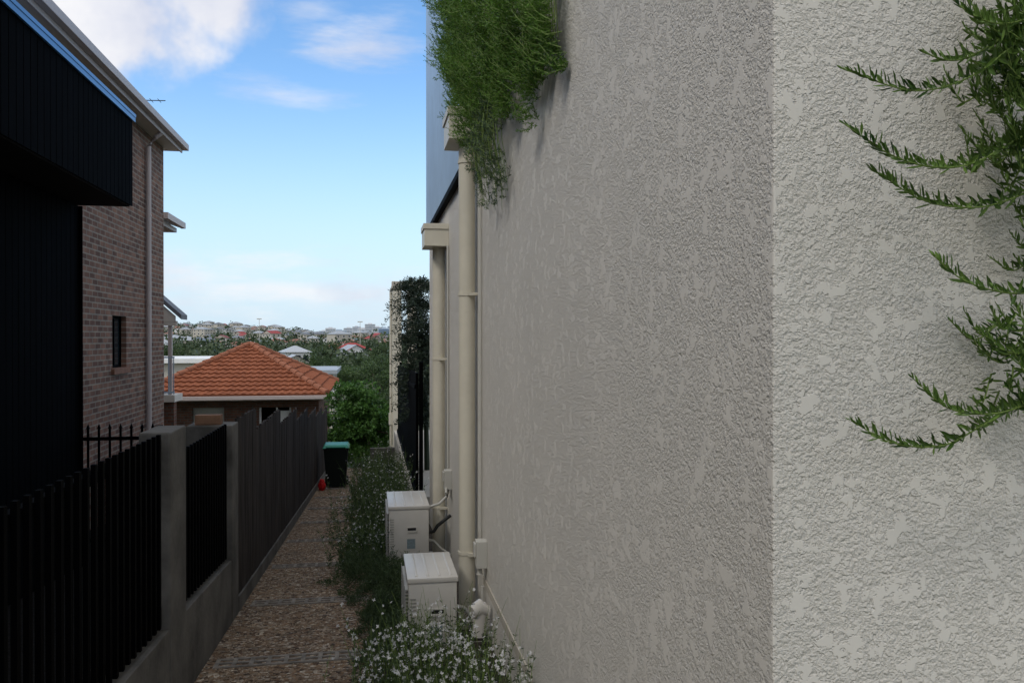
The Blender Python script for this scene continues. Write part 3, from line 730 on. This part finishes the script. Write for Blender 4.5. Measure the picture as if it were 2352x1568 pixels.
def gaura(cx,cy,rx,ry,h,nst,nfl,label,name="gaura_plant",fs=.013,lf=.03):
    e=thing(name,label,"plant",group="white flowering plants in the garden bed",loc=(cx,cy,G(cy)))
    F=Fol(); P2=Fol(); m=M()
    for k in range(nst):
        bx=cx+R.normal()*rx*.4; by=cy+R.normal()*ry*.4; z0=G(by)+.03; hh=h*R.uniform(.5,1.0)*(1.25 if R.random()<.12 else 1)
        a=R.uniform(0,2*math.pi); lean=R.uniform(.05,.42)*hh
        tipx=min(bx+lean*math.cos(a)*rx*2.2,.83); 
        pts=np.array([[bx+(tipx-bx)*t**1.5,by+lean*math.sin(a)*ry*2.2*t**1.5,z0+hh*(t-.06*t*t)] for t in np.linspace(0,1,6)])
        pts[:,0]=np.minimum(pts[:,0],.835)
        m.tube([tuple(p) for p in pts],[.0022,.002,.0017,.0014,.0012,.0009],3,caps=False)
        n=int(30*h/.6)+10; t=R.uniform(0.02,.85,n)**1.1; q=np.stack([np.interp(t,np.linspace(0,1,6),pts[:,i]) for i in range(3)],1)
        dd=R.normal(size=(n,3)); dd[:,2]=np.abs(dd[:,2])*.6+.1; F.add(q,dd,R.uniform(.6,1.3,n)*lf,lf*.24)
        for j in range(R.poisson(nfl)):
            t=R.uniform(.5,1.0); p=np.array([np.interp(t,np.linspace(0,1,6),pts[:,i]) for i in range(3)])+R.normal(size=3)*.022
            p[0]=min(p[0],.82)
            nn=nrm(np.array([R.normal()*.6-.3,-.6+R.normal()*.6,.5+R.normal()*.4])); u=nrm(np.cross(nn,R.normal(size=3))); v=np.cross(nn,u)
            ds=[]
            for q_ in range(4):
                an=q_*math.pi/2*.85+.3; ds.append(u*math.cos(an)+v*math.sin(an)+nn*.25)
            P2.add(np.repeat(p[None],4,0),np.array(ds),fs*R.uniform(.6,1.2),fs*.65,up=nn)
    P(F.obj("foliage",MAT['gauraL']),e); P(m.obj("stems",MAT['stem']),e)
    if P2.V: P(P2.obj("blossom",MAT['petal']),e)
for (cx,cy) in [(.30,4.35),(.52,4.75),(.25,4.95),(.62,4.2),(.42,5.15),(.12,4.6),(.45,3.9)]:
    gaura(cx,cy,.36,.36,.62,46,2.5,"airy white flowering plant with thin stems beside rendered wall",fs=.0145)
for (cx,cy,h) in [(.12,9.9,.60),(.0,10.8,.82),(.28,11.6,.95),(.04,12.5,.98),(.34,13.3,1.1),(.04,14.3,1.0),(.36,15.4,1.15),(.12,16.5,.95),(-.06,9.0,.52)]:
    gaura(cx,cy,.46,.46,h,90,1.3,"bushy green plant dotted with tiny white flowers",fs=.015,lf=.052)
def lowbush(cx,cy,rx,ry,h,n,label):
    F=Fol(); 
    a=R.uniform(0,2*math.pi,n); r=np.sqrt(R.uniform(0,1,n))*(1+.30*np.sin(a*5+cx*20)+.16*np.sin(a*11)); x=cx+np.cos(a)*r*rx; y=cy+np.sin(a)*r*ry
    z=-1.75-.082*y+.03+h*np.sqrt(np.maximum(0.02,1-r*r))*R.uniform(.2,1,n)*(1+.4*np.sin(x*23)*np.sin(y*19))
    x=np.minimum(x,.8)
    d=R.normal(size=(n,3)); d[:,2]=np.abs(d[:,2])+.2
    F.add(np.stack([x,y,z],1),d,R.uniform(.02,.05,n),.007)
    F.obj("ground_cover_plant",MAT['gauraL'],label=label,category="plant",group="low feathery green plants in the garden bed")
for (cx,cy,rx,ry,h) in [(.12,6.5,.22,.42,.24),(.2,7.4,.34,.45,.34),(-.06,8.1,.32,.45,.32),(.15,5.7,.20,.4,.26),(.3,8.2,.35,.3,.22)]:
    lowbush(cx,cy,rx,ry,h,5500,"low feathery green plant spilling from bed onto gravel")

# ------------------------------------------------------------------ background houses and trees
def house_mesh(name,w,d,h,rh,wall,roof,hip=True,storeys=1):
    m=M(); m.box(-w/2,w/2,-d/2,d/2,-3,h,0)
    o=.5
    if hip:
        rr=max(0,w/2-d/2)
        m.add([(-w/2-o,-d/2-o,h),(w/2+o,-d/2-o,h),(w/2+o,d/2+o,h),(-w/2-o,d/2+o,h),(-rr-.3,0,h+rh),(rr+.3,0,h+rh)],[(0,1,5,4),(1,2,5),(2,3,4,5),(3,0,4),(0,3,2,1)],1)
    else:
        m.add([(-w/2-o,-d/2-o,h),(w/2+o,-d/2-o,h),(w/2+o,d/2+o,h),(-w/2-o,d/2+o,h),(0,-d/2-o,h+rh),(0,d/2+o,h+rh)],[(0,4,5,3),(1,2,5,4),(0,3,2,1)],1)
        m.add([(-w/2,-d/2-.02,h),(w/2,-d/2-.02,h),(0,-d/2-.02,h+rh*.93)],[(0,1,2)],0)
    for s in range(storeys):
        z=h-1.9-s*2.8
        for k in range(3):
            x=-w*.33+k*w*.33; m.box(x-.6,x+.6,-d/2-.06,-d/2-.02,z,z+1.2,2); m.box(x-.75,x+.75,-d/2-.04,-d/2-.01,z-.12,z+1.32,3)
        for k in range(2):
            y=-d*.22+k*d*.44; m.box(w/2+.02,w/2+.06,y-.6,y+.6,z,z+1.2,2)
    return m.mesh(name,[wall,roof,MAT['glass'],MAT['white']])
wallc=[pm("white weatherboard",(.64,.64,.63),.6,.05,1),pm("cream weatherboard",(.45,.42,.36),.7,.05,1),pm("tan brick far",(.28,.20,.16),.8,.1,1)]
roofc=[pm("pale metal roof",(.32,.35,.38),.5,.05,1),pm("grey metal roof",(.15,.165,.185),.5,.05,1),pm("rust red roof",(.28,.035,.03),.6,.1,1),pm("orange tile roof",(.22,.11,.08),.8,.1,1),pm("white metal roof",(.38,.41,.44),.5,.03,1)]
rn=["pale grey","dark grey","red","orange tiled","white"]; wn=["white","cream","brown brick"]
protos=[]
for i in range(10):
    wi=[0,1,0,0,1,2,0,1,0,1][i]; ri=[0,1,3,1,0,1,3,2,1,0][i]
    w=random.uniform(8,12); d=random.uniform(8,10); st=1+(i%3==1)
    protos.append((house_mesh("house_block%d"%i,w,d,3.2*st,2.0,wallc[wi],roofc[ri],i%4!=3,st),f"{wn[wi]} suburban house with {rn[ri]} roof on wooded hillside"))
hpos=[]
def puthouse(x,y,pi,rot,s=1,zoff=0):
    o=bpy.data.objects.new("hillside_house",protos[pi][0]); o.location=(x,y,float(H(x,y))+zoff); o.rotation_euler=(0,0,rot); o.scale=(s,s,s)
    finish(o,label=protos[pi][1],category="house",group="houses scattered over the wooded suburb"); hpos.append((x,y))
tries=0
while len(hpos)<200 and tries<9000:
    tries+=1
    y=R.choice([R.uniform(380,640),R.uniform(620,1060),R.uniform(700,1060)]); r=R.uniform(-.26,.04); x=r*y
    if any((x-a)**2+((y-b)*.6)**2<14**2 for a,b in hpos): continue
    puthouse(x,y,int(R.integers(10)),R.uniform(-.8,.8),R.uniform(.7,.98),R.uniform(2.0,4.0))
def sp(name,x,y,zb,w,d,h,rh,wi,ri,hip,st,rot,label):
    me=house_mesh(name,w,d,h,rh,wallc[wi],roofc[ri],hip,st)
    o=bpy.data.objects.new("suburban_house",me); o.location=(x,y,zb); o.rotation_euler=(0,0,rot)
    finish(o,label=label,category="house"); hpos.append((x,y))
sp("a",-4.5,215,-6.9,6.2,9,3.2,1.9,0,0,False,1,.25,"white weatherboard house with gabled front among trees")
sp("b",-4.9,229,-6.3,9.5,8,3.0,1.9,0,2,True,1,.1,"white weatherboard house with bright red roof")
sp("c",-16.5,190,-7.2,5.2,6,4.0,1.4,0,4,True,1,.3,"small white house with pale pyramid roof")
sp("d",-13.2,150,-7.6,5.0,6,3.2,1.4,1,4,False,1,.2,"cream gabled house with pale roof among trees")
sp("e",-78,330,-6.8,10,9,4,2.6,0,0,True,1,.3,"white house with pale grey roof behind brick house")
sp("f",-25,175,-6.6,7,6,3,1.6,1,0,True,1,.5,"cream house with grey roof among trees")
sp("g",-2.5,320,-8.2,9,8,3,1.6,1,1,True,1,.2,"cream house with dark roof among valley trees")
m=M(); m.box(-17.5,-10.8,60,68,-6,-1.75); m.box(-17.9,-10.5,59.6,68.4,-1.748,-1.45,1)
m.obj("flat_roof_house",[wallc[1],MAT['white']],label="flat roofed pale house behind terracotta roof",category="house")
m=M(); m.box(-5.5,-2.4,55,62,-6,-2.35); m.box(-5.8,-2.1,54.6,62.4,-2.348,-2.1,1)
m.obj("flat_roof_house",[wallc[1],roofc[0]],label="grey flat roofed building beside green tree",category="house")

def make_crowns(pos,hs,n,leaf):
    F=Fol()
    for (x,y,z),h in zip(pos,hs):
        k=R.integers(3,6); cc=np.array([x,y,z+h*.58])+R.normal(size=(k,3))*np.array([.22,.22,.14])*h
        for c in cc:
            nn=n//k; d=nrm(R.normal(size=(nn,3))); p=c+d*h*.27*np.array([1,1,.8])*R.uniform(.6,1,size=(nn,1))
            F.add(p,d+R.normal(size=(nn,3)),leaf*h*R.uniform(.7,1.3,nn),leaf*h*.8)
    return F
hp=np.array(hpos)
pos=[];hs=[]
cnt=0
while len(pos)<2300 and cnt<20000:
    cnt+=1
    y=R.uniform(150,1200)**1.0; r=R.uniform(-.33,.09); x=r*y
    dx=np.abs(hp[:,0]-x); dy=hp[:,1]-y
    if np.any((dx<6)&(dy>-9)&(dy<24)): continue
    pos.append((x,y,float(H(x,y)))); hs.append(R.uniform(4.5,8.5)*(1.0 if R.random()<.88 else 1.4) if y>300 else R.uniform(4,6.5))
F=make_crowns(pos,hs,60,.16)
F.obj("distant_woodland",MAT['farleaf'],kind="stuff",label="dark green woodland covering the suburban valley and hill",category="woodland")
tp=[]
for k in range(4):
    F=Fol(); cs=[];rs=[]
    for j in range(26):
        d=nrm(R.normal(size=3)); cs.append(np.array([0,0,.62])+d*R.uniform(.1,.34)*np.array([1,1,.85])); rs.append(R.uniform(.07,.13))
    clump_leaves(F,cs,rs,110,.035,.022)
    cm=mesh_np("crown",np.concatenate(F.V),np.concatenate(F.Q),MAT['midleaf'])
    m=M(); branches(m,(0,0,-.1),(0,0,.5),[tuple(c) for c in cs[:14]],.025); tm=m.mesh("trunk",[MAT['bark']])
    tp.append((cm,tm))
tl=[(-1.2,60,4.6),(1.2,52,4.2),(-2.6,75,4.8),(.6,70,5.2),(2.4,80,6.2),(-3.5,95,5.5),(-1.0,100,5.0),(1.5,110,6.6),(-8.6,130,6.3),(-10,120,5.5),(-12,118,5.0),(3.5,60,5),(-28,100,6.5),(-33,140,8),(-20,120,5.5),(-38,170,9),(-5.8,88,5.2),(.2,42,2.6),(1.4,38,2.8),(-6.2,140,5.6),(-24,85,5.2),(.2,130,5.8),(-2.0,160,5.2),(2.5,170,8.5),(-18,160,4.6),(-13,205,7.0),(-9.8,215,8.5)]
for (x,y,h) in tl:
    cm,tm=tp[int(R.integers(4))]; z=float(H(x,y))
    e=thing("tree","leafy dark green suburban tree in the valley","tree",group="suburban trees in the valley",loc=(x,y,z)); e.scale=(h*1.05,h*1.05,h); e.rotation_euler=(0,0,R.uniform(0,6))
    c=bpy.data.objects.new("crown",cm); finish(c,e); t=bpy.data.objects.new("trunk",tm); finish(t,e)
tw=[pm("pale glass tower",(.40,.48,.56),.4,.1,.05),pm("pale concrete tower",(.58,.60,.63),.6,.1,.05)]  # distance haze put into these pale bluish colours
wb=pm("tower window band",(.28,.34,.40),.3,.1,1)
for (px,w,h) in [(-160,40,46),(-130,60,38),(-200,40,36),(-95,45,50),(-60,38,56),(-30,50,48),(-235,70,28),(-290,50,26),(0,44,64),(30,40,50),(-340,60,22),(60,50,50),(95,40,56)]:
    m=M(); y=3600+R.uniform(-200,200); z=-7; m.box(px-w/2,px+w/2,y,y+w,z,z+h)
    for k in range(int(h/7)): m.box(px-w/2+2,px+w/2-2,y-1,y-.3,z+3+k*7,z+6+k*7,1)
    m.box(px-w*.2,px+w*.2,y+w*.3,y+w*.6,z+h+.01,z+h+4)
    m.obj("city_tower",[tw[int(R.integers(2))],wb],label="pale high rise tower on the hazy skyline",category="tower",group="city towers on the skyline")
m=M(); m.box(14,34,1480,1500,-8,16.5); 
for k in range(6): m.box(15,33,1479,1479.8,-4+k*3.4,-2.2+k*3.4,1)
m.box(20,28,1485,1495,16.51,19)
m.obj("apartment_tower",[tw[0],pm("blue window band",(.10,.18,.30),.3,.1,1)],label="blue glazed apartment tower beyond the hill",category="tower")
for (x,y,h) in [(-3.5,300,15),(8.5,300,15),(-42,330,16)]:
    z=float(H(x,y)); m=M(); m.tube([(x,y,z),(x,y,z+h)],[.16,.09],6); m.box(x-.9,x+.9,y-.15,y,z+h-.35,z+h)
    m.obj("light_mast",MAT['grey'],label="slim floodlight mast rising above trees",category="light mast",group="floodlight masts in the valley")

# ------------------------------------------------------------------ world
w=bpy.data.worlds.new("World"); scene.world=w; w.use_nodes=True
nt=w.node_tree; bg=nt.nodes["Background"]; STR=.10
sun_dir=Vector((-.56,-.44,.76)).normalized()
elev=math.asin(sun_dir.z); rot=math.atan2(sun_dir.x,sun_dir.y)
sky=nt.nodes.new("ShaderNodeTexSky"); sky.sky_type='NISHITA'; sky.sun_disc=False; sky.sun_elevation=elev; sky.sun_rotation=rot
sky.air_density=1.0; sky.dust_density=.4; sky.ozone_density=1.5
tc=nt.nodes.new("ShaderNodeTexCoord"); dv=tc.outputs["Generated"]
L=nt.links.new
def math_(op,a,b=None,c=None,clamp=False):
    n=nt.nodes.new("ShaderNodeMath"); n.operation=op; n.use_clamp=clamp
    for i,v in enumerate((a,b,c)):
        if v is None: continue
        if isinstance(v,(int,float)): n.inputs[i].default_value=v
        else: L(v,n.inputs[i])
    return n.outputs[0]
def mr(x,a,b,c=0,d=1):
    r=N(nt,"ShaderNodeMapRange"); r.interpolation_type='SMOOTHSTEP'; L(x,r.inputs[0]); r.inputs[1].default_value=a; r.inputs[2].default_value=b; r.inputs[3].default_value=c; r.inputs[4].default_value=d
    return r.outputs[0]
n1=N(nt,"ShaderNodeTexNoise",Scale=7.0,Detail=5.0,Roughness=.55); L(dv,n1.inputs["Vector"])
mp=N(nt,"ShaderNodeMapping"); mp.inputs["Scale"].default_value=(6,6,26); mp.inputs["Rotation"].default_value=(0,-.25,0); L(dv,mp.inputs[0])
n2=N(nt,"ShaderNodeTexNoise",Scale=1.0,Detail=5.0,Roughness=.6); L(mp.outputs[0],n2.inputs["Vector"])
def blob(cx,cz,rx,rz,na,nz,soft,amp):
    s=N(nt,"ShaderNodeVectorMath",operation='SUBTRACT'); L(dv,s.inputs[0]); s.inputs[1].default_value=(cx,0,cz)
    mu=N(nt,"ShaderNodeVectorMath",operation='MULTIPLY'); L(s.outputs[0],mu.inputs[0]); mu.inputs[1].default_value=(1/rx,0,1/rz)
    ln=N(nt,"ShaderNodeVectorMath",operation='LENGTH'); L(mu.outputs[0],ln.inputs[0])
    a=math_('SUBTRACT',1.0,ln.outputs["Value"]); b=math_('MULTIPLY_ADD',nz,na,-na*.5); c=math_('ADD',a,b)
    return mr(c,0,soft,0,amp)
A=n1.outputs["Fac"]; B=n2.outputs["Fac"]
bl=[blob(-.26,.335,.135,.085,2.2,A,.5,1.0),blob(-.16,.36,.080,.058,2.0,A,.55,1.0),blob(.0,.335,.085,.035,3.0,B,1.3,.8),blob(-.07,.36,.07,.02,3.0,B,1.4,.5),blob(-.10,.272,.075,.022,3.0,B,1.3,.55),
    blob(-.19,.080,.18,.034,3.2,B,1.2,.75),blob(-.06,.055,.20,.036,3.2,B,1.2,.75)]
acc=bl[0]
for b in bl[1:]: acc=math_('MAXIMUM',acc,b)
sx=nt.nodes.new("ShaderNodeSeparateXYZ"); L(dv,sx.inputs[0])
reg=math_('MAXIMUM',mr(sx.outputs[2],.45,.62),mr(sx.outputs[1],.45,.1))
gen=math_('MULTIPLY',reg,mr(A,.38,.52))  # unseen clouds added overhead and behind for brighter, more neutral light
hz2=math_('POWER',mr(sx.outputs[2],.34,0.0),1.3); hz3=math_('MULTIPLY',hz2,.9)
hs=N(nt,"ShaderNodeHueSaturation"); hs.inputs["Saturation"].default_value=1.2; hs.inputs["Value"].default_value=2.25; L(sky.outputs[0],hs.inputs["Color"])
mh=N(nt,"ShaderNodeMix",data_type='RGBA'); L(hz3,mh.inputs[0]); L(hs.outputs[0],mh.inputs[6]); mh.inputs[7].default_value=(5.9,7.7,9.5,1)
cr=ramp(nt,A,[(.35,(.68,.72,.85)),(.6,(.95,.95,.98))])
cs=N(nt,"ShaderNodeVectorMath",operation='SCALE'); L(cr.outputs[0],cs.inputs[0]); cs.inputs["Scale"].default_value=1/STR
mc=N(nt,"ShaderNodeMix",data_type='RGBA'); L(acc,mc.inputs[0]); L(mh.outputs[2],mc.inputs[6]); L(cs.outputs[0],mc.inputs[7])
mg=N(nt,"ShaderNodeMix",data_type='RGBA'); L(gen,mg.inputs[0]); L(mc.outputs[2],mg.inputs[6]); mg.inputs[7].default_value=(10.6,10.3,9.9,1)
L(mg.outputs[2],bg.inputs["Color"]); bg.inputs["Strength"].default_value=STR

sl=bpy.data.lights.new("sun","SUN"); sl.energy=1.25; sl.angle=math.radians(13); sl.color=(1,.94,.86)
so=bpy.data.objects.new("sun",sl); so.rotation_euler=(-sun_dir).to_track_quat('-Z','Y').to_euler(); so.location=(0,0,30); COL.objects.link(so)

# ------------------------------------------------------------------ camera
cam=bpy.data.cameras.new("camera"); co=bpy.data.objects.new("camera",cam); COL.objects.link(co)
cam.sensor_width=22.3; cam.lens=22.3*1900/2352; cam.clip_start=.05; cam.clip_end=20000
co.location=(0,0,0); yaw=math.atan(326/1900); co.rotation_euler=(math.radians(90-.27),0,-yaw)
scene.camera=co
scene.view_settings.view_transform='Standard'; scene.view_settings.look='None'; scene.view_settings.exposure=0
